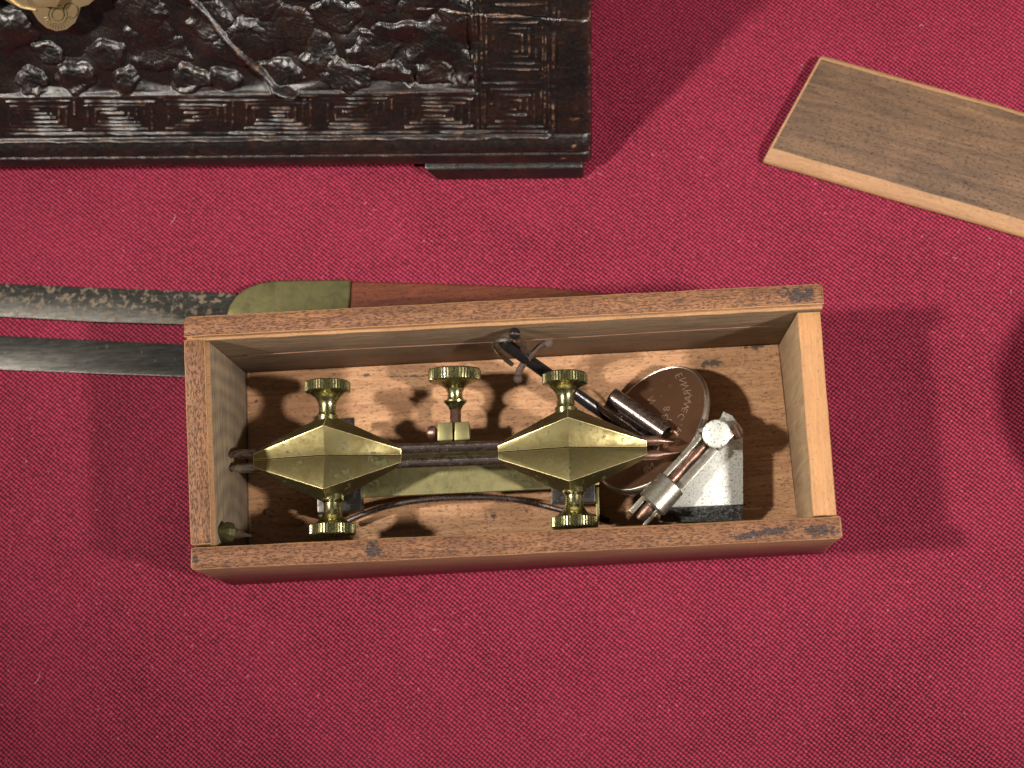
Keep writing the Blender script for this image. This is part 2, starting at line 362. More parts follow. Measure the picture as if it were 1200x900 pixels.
Z += crease(335, 690, 262, 890, 1.3, 0.95) + crease(330, 720, 285, 930, 3.5, 0.6) + crease(700, 690, 720, 900, 6, 1.1) + crease(1010, 690, 1090, 900, 7, 1.2) + crease(90, 560, 40, 900, 7, 1.1) + crease(480, 700, 560, 1000, 8, 1.0) + crease(420, 215, 470, 320, 5, 0.3)
nx, ny = len(xs), len(ys)
V = np.stack([X, Y, Z], -1).reshape(-1, 3)
I = np.arange(nx * ny).reshape(ny, nx)
F = np.stack([I[:-1, :-1], I[:-1, 1:], I[1:, 1:], I[1:, :-1]], -1).reshape(-1, 4)
def grid_obj(name, V, F, m, parent=None, base=(0, 0, 0)):
    me = bpy.data.meshes.new(name); me.from_pydata(((V - np.array(base)) * MM).tolist(), [], F.tolist())
    me.materials.append(m); me.shade_smooth()
    o = bpy.data.objects.new(name, me); COL.objects.link(o)
    if parent: o.parent = parent
    return o
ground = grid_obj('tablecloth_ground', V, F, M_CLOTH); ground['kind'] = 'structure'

# ------------------------------------------------------------------ open wooden box
H = 48.4; HR = 43.5; FLZ = 3.0
box = Thing('wooden_box', 'open narrow wooden box with worn brown rim holding brass and steel drawing instruments', 'box', (95, -38, 0))
def wall(name, o0, o1, b0, b1, inn, prof, mats, midx, jig=0.0, n=26):
    """Long wall: outer top line o0-o1, outer bottom line b0-b1; prof = [(inward distance, height)] clockwise from the outer foot."""
    inn = np.array(inn, float); V = []; F = []; idx = []
    r = np.random.RandomState(int(abs(o0[0] * 7 + o0[1] * 3)) + 5)
    m = len(prof)
    Lw = np.linalg.norm(np.array(o1) - np.array(o0))
    T_ = [0, 0.35 / Lw, 1.1 / Lw] + [i / n for i in range(1, n)] + [1 - 1.1 / Lw, 1 - 0.35 / Lw, 1]; n = len(T_) - 1
    for i in range(n + 1):
        t = T_[i]; inset = {0: 1.1, 1: 0.45, n: 1.1, n - 1: 0.45}.get(i, 0.0)
        for (d, z) in prof:
            d = d + inset if d == 0 else d; z = z - inset * 0.4 if z == H else z
            f = z / H; p = (np.array(b0) * (1 - f) + np.array(o0) * f) * (1 - t) + (np.array(b1) * (1 - f) + np.array(o1) * f) * t
            p = p.copy(); p[2] = z
            j = (r.rand(3) - 0.5) * jig * (1 if z > 5 else 0.2)
            if i < 3 or i > n - 3: j[0] = 0
            V.append(p + inn * d + j)
    for i in range(n):
        for k in range(m):
            F.append((i * m + k, i * m + (k + 1) % m, (i + 1) * m + (k + 1) % m, (i + 1) * m + k)); idx.append(midx[k])
    F.append(tuple(range(m))); idx.append(midx[0]); F.append(tuple(n * m + k for k in range(m - 1, -1, -1))); idx.append(midx[0])
    return box.add(name, (V, F), mats, idx=idx, bevel=0.28, seg=1, raw=len(mats) - 1, angle=50)
oBL, oBR, oFR, oFL = at(215, 371, H), at(964, 332, H), at(988, 631, H), at(223, 668, H)
bBL, bBR, bFR, bFL = np.array([0.2, -0.2, 0]), np.array([189.6, -0.5, 0]), at(964.5, 649, 0), at(268, 686, 0)
PL = [(0, 0), (0, H), (6.3, H), (6.3, H - 0.9), (5.2, H - 1.2), (5.2, H - 2.9), (6.9, H - 3.3), (7.1, 0)]
ML = [0, 1, 3, 3, 3, 3, 2, 0]
mats_long = [W_OUTER, W_RIM, W_INNER, W_RAW, W_RAW]
bk = wall('back_wall', oBL, oBR, bBL, bBR, (0, -1, 0), PL, mats_long, ML, 0.22)
fr = wall('front_wall', oFL, oFR, bFL, bFR, (0, 1, 0), PL, mats_long, ML, 0.22)
# end walls stand between the long walls
def lerp(a, b, t): return np.array(a) * (1 - t) + np.array(b) * t
def endwall(name, T0, T1, B0, B1, inn, prof, mats, midx):
    V = []; F = []; idx = []; m = len(prof); n = 10; r = np.random.RandomState(3)
    for i in range(n + 1):
        t = i / n
        for (d, z) in prof:
            f = z / H; p = lerp(lerp(B0, T0, f), lerp(B1, T1, f), t); p[2] = z
            p = p + (r.rand(3) - 0.5) * 0.2 * (0 if i in (0, n) else 1)
            V.append(p + np.array([inn * d, 0, 0]))
    for i in range(n):
        for k in range(m):
            F.append((i * m + k, i * m + (k + 1) % m, (i + 1) * m + (k + 1) % m, (i + 1) * m + k)); idx.append(midx[k])
    F.append(tuple(range(m))); idx.append(midx[0]); F.append(tuple(n * m + k for k in range(m - 1, -1, -1))); idx.append(midx[0])
    return box.add(name, (V, F), mats, idx=idx, bevel=0.28, seg=1, raw=len(mats) - 1, angle=50)
dy = 7.25
endwall('left_wall', oBL + [0.1, -dy, 0], oFL + [0.1, dy, 0], bBL + [0.1, -dy, 0], bFL + [0.1, dy, 0], 1, PL, [W_OUTER, W_RIMY, W_INEND, W_RAW, W_RAW], ML)
PR = [(0.0, 0), (0.5, HR), (7.4, HR + 0.3), (7.3, 0)]
endwall('right_wall', oBR + [0, -dy, 0], oFR + [0, dy, 0], bBR + [0, -dy, 0], bFR + [0, dy, 0], -1, PR, [W_OUTER, W_ORANGE, W_INRIGHT, W_RAW], [0, 1, 2, 0])
fl = [np.array([bBL[0] + 7.4, bBL[1] - 7.3, 0.3]), np.array([bBR[0] - 7.5, bBR[1] - 7.3, 0.3]), np.array([bFR[0] - 7.5, bFR[1] + 7.3, 0.3]), np.array([bFL[0] + 7.4, bFL[1] + 7.3, 0.3])]
box.add('box_floor', hexa(fl, [p + [0, 0, FLZ - 0.3] for p in fl]), W_FLOOR)
# the long split in the back wall's inner face: a thin raised lip of split wood
sp0, sp1 = at(290, 417, 27), at(905, 383, 27)
pth = [lerp(sp0, sp1, t) + [0, 0, 0.6 * math.sin(t * 9)] for t in np.linspace(0, 1, 24)]
for p in pth: p[1] = bBL[1] - 7.13
box.add('wood_split', tube(pth, 0.13, 6), W_OUTER)

# ------------------------------------------------------------------ sliding lid lying to the right
lid = Thing('box_lid', 'sliding wooden lid with dark worn face and pale worn edges lying at the right', 'lid', (0, 0, 0))
LT = 4.2
a_, b_ = at(963, 62, LT), at(895, 185, LT)          # left end, top surface
b0_ = at(895, 189, 0)
dirx = at(1200, 128, LT) - a_; dirx /= np.linalg.norm(dirx)
diry = np.array([dirx[1], -dirx[0], 0.0])            # towards the viewer
wid = np.dot(b_ - a_, diry)
th = math.atan2(dirx[1], dirx[0])
Llid = 186.0; skew = np.dot(b_ - a_, dirx)
V = []; F = []; idx = []
prof = [(0, 0), (0, LT - 1.6), (1.4, LT), (wid - 4.2, LT), (wid + 0.4, LT - 2.2), (wid + 0.4, 0)]
n = 30
for i in range(n + 1):
    for (d, z) in prof:
        V.append(a_ * [1, 1, 0] + dirx * (Llid * i / n + skew * d / wid) + diry * (d + (rng.rand() - 0.5) * 0.34) + [0, 0, z])
m_ = len(prof); mi = [1, 1, 0, 1, 1, 1]
for i in range(n):
    for k in range(m_):
        F.append((i * m_ + k, i * m_ + (k + 1) % m_, (i + 1) * m_ + (k + 1) % m_, (i + 1) * m_ + k)); idx.append(mi[k])
F.append(tuple(range(m_))); idx.append(1); F.append(tuple(n * m_ + k for k in range(m_ - 1, -1, -1))); idx.append(1)
Rz = np.array([[math.cos(-th), -math.sin(-th), 0], [math.sin(-th), math.cos(-th), 0], [0, 0, 1]])
V = [(Rz @ (v - a_ * [1, 1, 0])) for v in V]
add('lid_board', (V, F), [W_LIDTOP, W_LIDSIDE, W_LIDSIDE], lid.o, bevel=0.9, seg=2, idx=idx, raw=2, angle=50)
lid.o.location = Vector(a_ * [1, 1, 0]) * MM; lid.o.rotation_euler.z = th

# ------------------------------------------------------------------ carved chest with a sloping front
ch_a, ch_b = at(0, 197, 5), at(688, 191, 5)
cu = ch_b - ch_a; Lu = np.linalg.norm(cu); cu /= Lu
cback = np.array([-cu[1], cu[0], 0.0])
SL = math.radians(55)
cv = cback * math.cos(SL) + np.array([0, 0, 1.0]) * math.sin(SL)
cn = np.cross(cu, cv)
def chuv(px, py, off=0.0):
    d = CR @ np.array([(px - 600) / FPX, -(py - 450) / FPX, -1.0])
    o = ch_a + cn * off; t = np.dot(o - CAM, cn) / np.dot(d, cn); q = CAM + d * t - o
    return np.dot(q, cu), np.dot(q, cv)
chest = Thing('carved_chest', 'dark lacquered chest with carved foliage front, fret border and brass hasp', 'chest', ch_b * [1, 1, 0])
uR = Lu + 1.6
us = np.arange(-26, uR + 0.01, 0.30); vs = np.arange(0, 112, 0.30)
U, Vv = np.meshgrid(us, vs)
_, v160 = chuv(400, 160); _, v113 = chuv(400, 111); u555, _ = chuv(557, 60); u563, _ = chuv(563, 60); u640, _ = chuv(641, 60); u648, _ = chuv(649, 60)
hgt = np.zeros_like(U)
field = (U < u555) & (Vv > v113)
sm = lambda x, a, b: np.clip((x - a) / (b - a), 0, 1) ** 2 * (3 - 2 * np.clip((x - a) / (b - a), 0, 1))
ground_d = -2.6 * sm(u555 - U, 0, 1.6) * (0.35 * sm(Vv - v113, 0.3, 1.5) + 0.65 * sm(Vv - v113, 1.0, 5.5 + 2.5 * np.sin(U / 6.0)))
rel = np.zeros_like(U)
Uw = U + 4.5 * (vnoise(U, Vv, 5.5, 61) - 0.5) + 1.2 * (vnoise(U, Vv, 1.8, 63) - 0.5); Vw = Vv + 4.5 * (vnoise(U, Vv, 5.0, 62) - 0.5) + 1.2 * (vnoise(U, Vv, 1.7, 64) - 0.5)
def motif(px, py, rx, ry, a, k=0, ang=0.0, seed=1):
    global rel
    u0, v0 = chuv(px, py); s = 0.262
    rx *= s * 1.18; ry *= s * 1.3
    c_, s_ = math.cos(ang), math.sin(ang)
    x = (Uw - u0) * c_ + (Vw - v0) * s_; y = -(Uw - u0) * s_ + (Vw - v0) * c_
    r2 = (x / rx) ** 2 + (y / ry) ** 2; r = np.sqrt(r2); th_ = np.arctan2(y / ry, x / rx)
    edge = 1 + 0.045 * np.cos(th_ * (k or 5) + seed)
    d = np.clip(1 - (r / edge) ** 4, 0, 1) ** 0.8 * a * 0.8
    d *= 1 - 0.07 * np.exp(-((r - 0.45) / 0.07) ** 2)
    if k: d *= 1 - 0.06 * np.clip(np.cos(th_ * k * 2), 0, 1) * (r > 0.4)
    rel = np.maximum(rel, d)
mot = [(8, 40, 30, 24, 2.2, 7), (35, 97, 17, 15, 2.6, 0), (85, 95, 20, 16, 2.5, 6), (145, 95, 17, 13, 2.2, 5), (182, 62, 34, 28, 2.3, 9), (160, 20, 30, 22, 2.1, 7), (120, 66, 20, 16, 2.2, 5),
       (222, 96, 19, 15, 2.7, 0), (260, 95, 19, 15, 2.7, 0), (285, 52, 30, 26, 2.4, 8), (240, 28, 24, 20, 2.1, 6), (330, 90, 21, 17, 2.5, 6), (335, 40, 34, 24, 2.3, 8), (300, 8, 30, 14, 2.2, 6),
       (375, 62, 20, 22, 2.3, 7), (395, 22, 28, 16, 2.2, 6), (402, 92, 26, 14, 2.4, 7), (440, 62, 34, 16, 2.5, 8), (450, 90, 28, 13, 2.2, 9), (468, 40, 26, 14, 2.6, 5), (510, 55, 32, 28, 2.3, 9), (506, 88, 20, 15, 2.6, 6),
       (540, 30, 24, 26, 2.2, 6), (540, 78, 16, 20, 2.0, 5), (430, -8, 30, 18, 2.2, 6), (500, -6, 34, 22, 2.3, 6), (360, -14, 30, 16, 2.4, 6), (230, -10, 30, 20, 2.3, 6), (80, -20, 40, 24, 2.3, 6), (55, 66, 18, 12, 2.2, 5), (-30, 90, 26, 20, 2.3, 5), (-30, 30, 30, 30, 2.3, 5)]
for i, (px, py, rx, ry, a, k) in enumerate(mot): motif(px, py, rx, ry, a, k, 0.35 * math.sin(i * 2.3), i)
for i in range(60):
    u0, v0 = rng.uniform(-26, u555), rng.uniform(66, 110)
    x = (U - u0) / rng.uniform(4, 8); y = (Vv - v0) / rng.uniform(3, 6)
    rel = np.maximum(rel, np.clip(1 - (x * x + y * y) ** 2, 0, 1) ** 0.6 * 2.2)
def seg_ridge(px0, py0, px1, py1, wd, amp):
    a = np.array(chuv(px0, py0)); b = np.array(chuv(px1, py1)); d = b - a; L2 = max(d @ d, 1e-6)
    t = np.clip(((U - a[0]) * d[0] + (Vv - a[1]) * d[1]) / L2, 0, 1)
    q = np.hypot(U - a[0] - t * d[0], Vv - a[1] - t * d[1])
    return amp * np.clip(1 - (q / wd) ** 2, 0, 1) ** 0.7
rel = np.maximum(rel, seg_ridge(216, -4, 322, 106, 1.5, 3.0))
rel = np.maximum(rel, seg_ridge(322, 106, 345, 112, 1.3, 2.5))
tex = 0.30 * vnoise(U, Vv, 1.1, 11) + 0.45 * vnoise(U + 3 * vnoise(U, Vv, 6, 12), Vv, 2.6, 13)
strk = 0.35 * np.sin((U * 0.7 + Vv * 1.3 + 5 * vnoise(U, Vv, 9, 14)) * 3.6) * (rel > 0.6)
hgt += ground_d + np.where(field, rel * 0.95 + tex * (0.16 + 0.22 * (rel > 0.5)) + 3.4 * (vnoise(U, Vv, 9, 51) - 0.5) * np.clip(sm(Vv - v113, 0, 3), 0, 1) + strk * 0.16 * vnoise(U, Vv, 8, 52), 0)
# beads, fret strips
lines = []
lines += [(-100, 108, 557, 101, 0.7, 0.9), (-100, 116, 557, 110, 0.5, 0.7), (-100, 158, 640, 155, 0.55, 0.9), (-100, 166, 640, 160, 0.5, 0.9)]
lines += [(556, -10, 560, 150, 0.5, 0.7), (563, -10, 566, 150, 0.4, 0.5), (640, -10, 638, 152, 0.45, 0.8), (649, -10, 648, 158, 0.6, 1.0), (655, -10, 655, 40, 0.5, 0.6)]
for k in range(8):                                    # long fret: nested rectangles side by side
    x0 = -90 + k * 93 - (0 if k % 2 else 2); y = lambda q: q - 0.008 * x0
    if x0 > 540: continue
    for s in range(4):
        dx, dyy = s * 9, s * 4.6
        xa, xb = x0 + dx, min(x0 + 84 - dx, 552); ya, yb = y(120 + dyy), y(153 - dyy)
        if xb <= xa + 4 or yb - ya < 2: continue
        lines += [(xa, ya, xb, ya, 0.42, 0.75), (xb, ya, xb, yb, 0.38, 0.6), (xa + 5, yb, xb, yb, 0.42, 0.75)]
        if s: lines += [(xa, ya, xa, yb - 3, 0.38, 0.6)]
for (cx, cy) in [(603, 51), (601, 124), (605, -24)]:   # square fret in the column
    for s in range(4):
        rx_, ry_ = 33 - s * 8, (31 if cy < 100 else 26) - s * 7
        if cy < 0: ry_ = 30 - s * 7
        lines += [(cx - rx_, cy - ry_, cx + rx_, cy - ry_, 0.42, 0.8), (cx + rx_, cy - ry_, cx + rx_, cy + ry_, 0.38, 0.7), (cx - rx_ + 5, cy + ry_, cx + rx_, cy + ry_, 0.42, 0.8), (cx - rx_, cy - ry_, cx - rx_, cy + ry_ - 4, 0.38, 0.7)]
rid = np.zeros_like(U)
lr = np.random.RandomState(5)
for q_ in range(4, len(lines)):
    l = lines[q_]
    if abs(l[0] - l[2]) < 60 and lr.rand() < 0.12: lines[q_] = (l[0], l[1], (l[0] + l[2]) / 2, (l[1] + l[3]) / 2, l[4], l[5])
    elif abs(l[0] - l[2]) > 12 and abs(l[0] - l[2]) < 100:
        a_j, b_j = lr.uniform(-5, 7), lr.uniform(-7, 5); v_ = lr.uniform(-0.8, 0.8); lines[q_] = (l[0] + a_j, l[1] + v_, l[2] + b_j, l[3] + v_ + lr.uniform(-0.8, 0.8), l[4] * lr.uniform(0.8, 1.3), l[5] * lr.uniform(0.6, 1.15))
for l in lines: rid = np.maximum(rid, seg_ridge(*l))
rid *= 0.05 + 1.1 * np.clip(vnoise(U, Vv, 5, 21) * 1.4 - 0.2, 0, 1)
fret = ((U < u555) & (Vv < v113) & (Vv > v160)) | ((U > u563 - 2) & (U < u640) & (Vv > v160))
hgt += np.where(field, 0, rid + tex * 0.35) + np.where(fret, -0.35, 0)
skirt = Vv < v160
hgt += np.where(skirt, 1.3 * np.sin(np.clip(Vv / v160, 0, 1) * math.pi) ** 0.5 - 0.5 * np.exp(-((Vv - v160 * 0.45) / 0.5) ** 2), 0)
# hairline split across the right part
cr_ = seg_ridge(490, 11, 572, 17, 0.35, 1.0) + seg_ridge(572, 17, 690, 24, 0.35, 1.0)
hgt += -0.5 * np.clip(cr_, 0, 1)
er = np.clip((U - (uR - 3.2)) / 3.2, 0, 1); hgt -= 3.2 * (1 - np.sqrt(np.clip(1 - er ** 2, 0, 1)))
eb = np.clip((1.5 - Vv) / 1.5, 0, 1); hgt -= 1.2 * (1 - np.sqrt(np.clip(1 - eb ** 2, 0, 1)))
def lap(h):
    b = h.copy()
    for _ in range(3): b = (np.roll(b, 1, 0) + np.roll(b, -1, 0) + np.roll(b, 1, 1) + np.roll(b, -1, 1) + b) / 5
    return h - b
wear = np.clip(lap(hgt) * 14 - 0.5, 0, 1) * np.where(field, 0.25, 0.6)
wear = np.maximum(wear, np.clip(cr_, 0, 1))
wear = np.maximum(wear, seg_ridge(275, 55, 300, 82, 1.0, 1.0) * (vnoise(U, Vv, 1.0, 33) > 0.45))
for (px, py, rr) in [(676, 138, 5), (670, 126, 3), (690, 205, 3), (660, 182, 3), (104, 191, 2.2), (672, 166, 3), (222, 150, 2.0)]:
    u0, v0 = chuv(px, py); rr *= 0.3
    wear = np.maximum(wear, np.exp(-((U - u0) ** 2 + (Vv - v0) ** 2) / rr ** 2) * (0.3 + 2.2 * vnoise(U, Vv, 0.8, 41)))
wear = np.clip(wear, 0, 1.6); wear[0, :] = 0; wear[-1, :] = 0; wear[:, 0] = 0; wear[:, -1] = np.maximum(0, wear[:, -2] * 0.3)
P = ch_a + U[..., None] * cu + Vv[..., None] * cv + hgt[..., None] * cn
ny, nx = U.shape
I = np.arange(nx * ny).reshape(ny, nx)
F = np.stack([I[:-1, :-1], I[:-1, 1:], I[1:, 1:], I[1:, :-1]], -1).reshape(-1, 4)
fr_ = grid_obj('carved_front', P.reshape(-1, 3), F, M_LACQ, chest.o, chest.base)
atr = fr_.data.attributes.new('wear', 'FLOAT', 'POINT'); atr.data.foreach_set('value', wear.reshape(-1).astype(np.float32))
# body behind the front, level top and bottom
def cpt(u, v, n_=-3.3): return ch_a + cu * u + cv * v + cn * n_
b0, b1 = cpt(-26, 0.6), cpt(uR - 0.05, 0.6); t0, t1 = cpt(-26, 111), cpt(uR - 0.05, 111)
dpt = cback * 62
q = lambda p, z: np.array([p[0], p[1], z])
body = ([b0, b1, t1, t0, q(b0, b0[2]) + cback * 150, q(b1, b1[2]) + cback * 150, t1 + dpt, t0 + dpt],
        [(0, 1, 2, 3), (0, 4, 5, 1), (1, 5, 6, 2), (3, 2, 6, 7), (0, 3, 7, 4), (4, 7, 6, 5)])
chest.add('chest_body', body, M_LACQ, bevel=1.0)
def foot(name, pts):
    z0 = [at(*p, 0) for p in pts]; 
    top = [p + cback * 2.4 + [0, 0, 4.9] for p in z0]
    bk0 = [p + cback * 14 for p in z0]; bk1 = [p + cback * 16.4 + [0, 0, 4.9] for p in z0]
    chest.add(name, hexa([z0[0], z0[1], bk0[1], bk0[0]], [top[0] - cu * 4, top[1], bk1[1], bk1[0] - cu * 4]), M_LACQ, bevel=1.1, seg=3)
foot('foot', [(512, 212), (684, 210)])
for (px, py) in [(553, 10), (583, 20), (543, 2)]:
    u0, v0 = chuv(px, py, 0.3)
    chest.add('nail', lathe(ch_a + cu * u0 + cv * v0 + cn * -0.6, cn, [(0, 0.5), (1.15, 0.55), (1.45, 0.3), (1.5, 0.05)], 12), M_BRIGHT)
# hasp: overlapping lobed brass plates
HO = 2.2
def hp(px, py, off=HO):
    u0, v0 = chuv(px, py, off); return ch_a + cn * off + cu * u0 + cv * v0
def lobe(cx, cy, r, n=26, ry=None):
    return [(cx + r * math.cos(2 * math.pi * k / n), cy + (ry or r) * math.sin(2 * math.pi * k / n)) for k in range(n)]
hasp_o = chest.add('hasp_plate', slab([hp(*p) for p in [(-60, -60), (-60, 4), (-30, 12), (-12, -2), (2, -2), (12, 4), (24, 10), (37, 13), (44, 24), (54, 33), (66, 37), (78, 35), (88, 27), (92, 17), (94, 9), (104, 6), (114, -3), (120, -20), (110, -60)]], cn * -1.4), M_GOLD, bevel=0.35)
base_ = chest.base
def hchild(name, geo, m, **kw): return add(name, geo, m, hasp_o, base_, **kw)
def ringt(cx, cy, r, rad, off=HO + 0.02):
    return tube([hp(cx + r * math.cos(a), cy + r * math.sin(a), off) for a in np.linspace(0, 2 * math.pi, 33)], rad, 6)
hchild('engraved_ring', join(ringt(68, 17, 7.0, 0.16), ringt(68, 17, 11.0, 0.14), ringt(83, 12, 8.5, 0.22)), M_BOLSTER)
hchild('engraved_rays', join(*[tube([hp(68 + 12.5 * math.cos(a), 17 + 12.5 * math.sin(a), HO + 0.02), hp(68 + 17 * math.cos(a), 17 + 17 * math.sin(a), HO + 0.02)], 0.10, 5) for a in np.linspace(0.15, 2.9, 13)]), M_BOLSTER)
hchild('hasp_boss', slab([hp(*p, HO + 2.8) for p in [(38, -40), (38, 2), (44, 9), (66, 9), (70, 2), (70, -40)]], cn * -3.0), M_GOLD, bevel=0.6)
hchild('edge_rim', tube(smooth_path([hp(*p, HO + 0.1) for p in [(10, -2), (24, 8), (37, 11), (42, 12)]], 5), 0.35, 7), M_GOLD)

# ------------------------------------------------------------------ the two blades behind the box
kn = Thing('handled_knife', 'spotted dark blade with rounded brass bolster and red wooden handle behind the box', 'knife', at(300, 350, 0) * [1, 1, 0])
def flat(pts, z, t): return slab([at(px, py, z) for px, py in pts], (0, 0, -t))
kn.add('blade', flat([(-140, 328), (0, 332), (120, 337), (277, 343), (277, 392), (215, 380), (110, 377), (0, 371), (-140, 365)], 2.6, 1.7), M_BLADE1, bevel=0.35)
kn.add('bolster', flat([(264, 372), (268, 358), (276, 346), (288, 337), (304, 331), (325, 328), (411, 327), (409, 372), (330, 382)], 4.6, 4.3), M_BOLSTER, bevel=1.1, seg=3)
kn.add('handle', flat([(411.5, 329), (470, 330), (560, 333), (640, 336), (716, 343), (730, 352), (716, 372), (560, 376), (409.5, 374)], 4.8, 4.5), W_HANDLE, bevel=1.3, seg=3)
k2 = Thing('steel_blade', 'plain dark steel blade without handle, ending at the left side of the box', 'blade', at(100, 415, 0) * [1, 1, 0])
k2.add('blade', flat([(-140, 388), (0, 393), (120, 399), (232, 404), (245, 412), (245, 430), (232, 442), (120, 438), (0, 433), (-140, 428)], 2.2, 1.6), M_BLADE2, bevel=0.3)
k2.add('ground_edge', tube([at(-140, 427.5, 2.15), at(0, 432.5, 2.15), at(120, 437.5, 2.15), at(228, 441.5, 2.15)], 0.22, 6), M_BRIGHT)
kn.add('ground_edge', tube([at(-140, 364.5, 2.5), at(0, 370.5, 2.5), at(110, 376.5, 2.5), at(214, 379.5, 2.5)], 0.16, 6), M_BRIGHT)

# ------------------------------------------------------------------ brass trammel with two diamond heads on steel rods
AZ = 27.5
tA, tB = at(298, 540, AZ), at(758, 525, AZ)
tx = tB - tA; TL = np.linalg.norm(tx); tx /= TL; ty = np.cross([0, 0, 1.0], tx); tz = np.array([0, 0, 1.0])
def T(x, y, z): return tA + tx * x + ty * y + tz * z
tr = Thing('beam_trammel', 'pair of diamond shaped brass heads joined by two steel rods, lying across the box', 'trammel', at(530, 560, FLZ))
def head(xa, xm, xb):
    # half section on the +y side: crest, ridge, side, under-ridge, keel
    out = []
    for sgn in (1, -1):
        half = [(0.12, 6.6), (8.7, 9.4), (13.9, 1.6), (9.6, -8.6), (0.12, -6.5)] if sgn > 0 else [(0.12, 6.6), (10.8, 9.2), (14.3, -0.5), (9.6, -8.6), (0.12, -6.5)]
        secs = [(xa, 0.20), (xm, 1.0), (xb, 0.20)]; V = []; F = []
        for (x, s) in secs:
            for (y, z) in half: V.append(T(x, sgn * (0.1 + (y - 0.1) * s), z * s))
        m = len(half)
        for i in range(2):
            for k in range(m):
                F.append((i * m + k, i * m + (k + 1) % m, (i + 1) * m + (k + 1) % m, (i + 1) * m + k))
        F.append(tuple(range(m))); F.append(tuple(2 * m + k for k in range(m)))
        out.append((V, F))
    for g in out: tr.add('diamond_head', g, [M_BRASS, M_EDGE_GLINT], bevel=0.17, seg=2, angle=20, raw=1)
x1 = 0.0; xm1 = np.dot(at(385, 538, AZ) - tA, tx); x2 = np.dot(at(471, 535, AZ) - tA, tx)
x3 = np.dot(at(584, 531, AZ) - tA, tx); xm2 = np.dot(at(667, 528, AZ) - tA, tx); x4 = TL
head(x1, xm1, x2); head(x3, xm2, x4)
KN = [(-1.5, 3.4), (0.5, 3.5), (0.9, 3.1), (1.4, 2.75), (3.4, 2.65), (5.0, 3.0), (6.4, 3.9), (7.6, 5.4), (7.9, 6.7), (8.2, 7.0), (10.9, 7.0), (11.3, 6.7), (11.5, 5.6), (11.6, 0.3)]
def knob(x, sgn, z=0.3):
    k = tr.add('thumb_screw', lathe(T(x, sgn * 12.6, z), ty * sgn, KN, 144, knurl=(9, 10)), M_BRASSK, angle=28)
    return k
knob(xm1 - 0.2, 1, 0.6); knob(xm1 + 1.3, -1); knob(xm2 - 0.6, 1, 0.6); knob(xm2 + 1.0, -1)
for y in (2.25, -2.25):
    tr.add('steel_rod', tube([T(x2 - 4, y, 0), T(x3 + 4, y, 0)], 1.55, 20), M_STEEL)
    j = 0.5 if y < 0 else 0
    tr.add('steel_point', tube([T(x1 + 3, y, 0), T(x1 - 4.6 , y * 0.98, 0), T(x1 - 6, y * 0.97, 0), T(x1 - 9.0 + j, y * 0.95, -0.2)], [1.5, 1.5, 1.15, 0.08], 16), M_STEEL if y > 0 else M_BRIGHT)
    tr.add('steel_point', tube([T(x4 - 3, y, 0), T(x4 + 3.5, y, 0), T(x4 + 5, y * 0.9, 0.1), T(x4 + 8.2 + j * 3, y * 0.75, 0)], [1.5, 1.5, 0.8, 0.08], 16), M_COPPER)

# ------------------------------------------------------------------ brass bow frame lying under the trammel
bw = Thing('bow_frame', 'flat brass bar frame with curved wire spring and centre thumb screw under the trammel', 'clamp', at(540, 570, FLZ))
ZB = 13.2
bw.add('brass_bar', flat([(372, 528), (701, 514), (702, 568), (640, 573), (420, 583), (376, 588)], ZB, 1.8), M_BAR, bevel=0.3)
def cheek(name, px0, py0, px1, py1, z0, z1, t):
    a, b = at(px0, py0, z1), at(px1, py1, z1); d = np.array([t, 0, 0])
    return bw.add(name, slab([a, b, b + [0, 0, z0 - z1], a + [0, 0, z0 - z1]], d), M_BAR, bevel=0.15)
cheek('end_cheek', 698, 571, 699, 611, FLZ + 0.05, 13.0, 1.0)
cheek('end_cheek', 372, 588, 373, 606, FLZ + 0.05, 13.0, 1.2)
bw.add('pivot_plate', flat([(371, 572), (423, 570), (424, 598), (372, 601)], 18.6, 5.2), M_DARK, bevel=0.4)
bw.add('pivot_plate', flat([(646, 560), (697, 558), (698, 588), (646, 590)], 18.6, 5.2), M_DARK, bevel=0.4)
bw.add('pivot_plate', flat([(398, 490), (415, 489), (415, 500), (398, 500)], 15, 1.6), M_DARK, bevel=0.3)
wire = smooth_path([at(402, 613, 9), at(425, 603, 9.5), at(455, 593, 10), at(495, 586, 10.5), at(540, 583.5, 10.5), at(590, 584, 10.5), at(630, 591, 9), at(665, 600, 7), at(690, 606, 5.5), at(712, 612, 4)], 7)
bw.add('spring_wire', tube(wire, 0.95, 10), M_STEEL)
bw.add('wire_tip', tube([at(700, 606, 5), at(713, 611, 4.2)], 1.15, 8), M_BLACK)
cz = 19.0
bw.add('clamp_lug', flat([(513, 495), (530, 494.5), (530.5, 516), (512.5, 516.5)], cz, 6.2), M_BAR, bevel=0.4)
bw.add('clamp_lug', flat([(533, 494.5), (549, 494), (550.5, 515), (532.5, 516)], cz, 6.2), M_BAR, bevel=0.4)
bw.add('clamp_post', flat([(516, 505), (546, 504), (546, 535), (516, 535)], 14.6, 1.6), M_BAR)
sc0 = at(512, 507, 16)
scw = bw.add('clamp_screw', lathe(sc0, -tx, [(0, 1.5), (0.5, 2.3), (1.6, 2.3), (2.8, 1.7), (3.2, 0.2)], 24), M_COPPER)
ks = at(534, 497, 16.2); kd = at(533, 445, 17.2) - ks; kd /= np.linalg.norm(kd)
bw.add('screw_stem', lathe(ks - kd * 2, kd, [(0, 1.8)] + [(0.3 + 0.35 * i, 1.85 if i % 2 else 1.65) for i in range(22)], 24), M_COPPER)
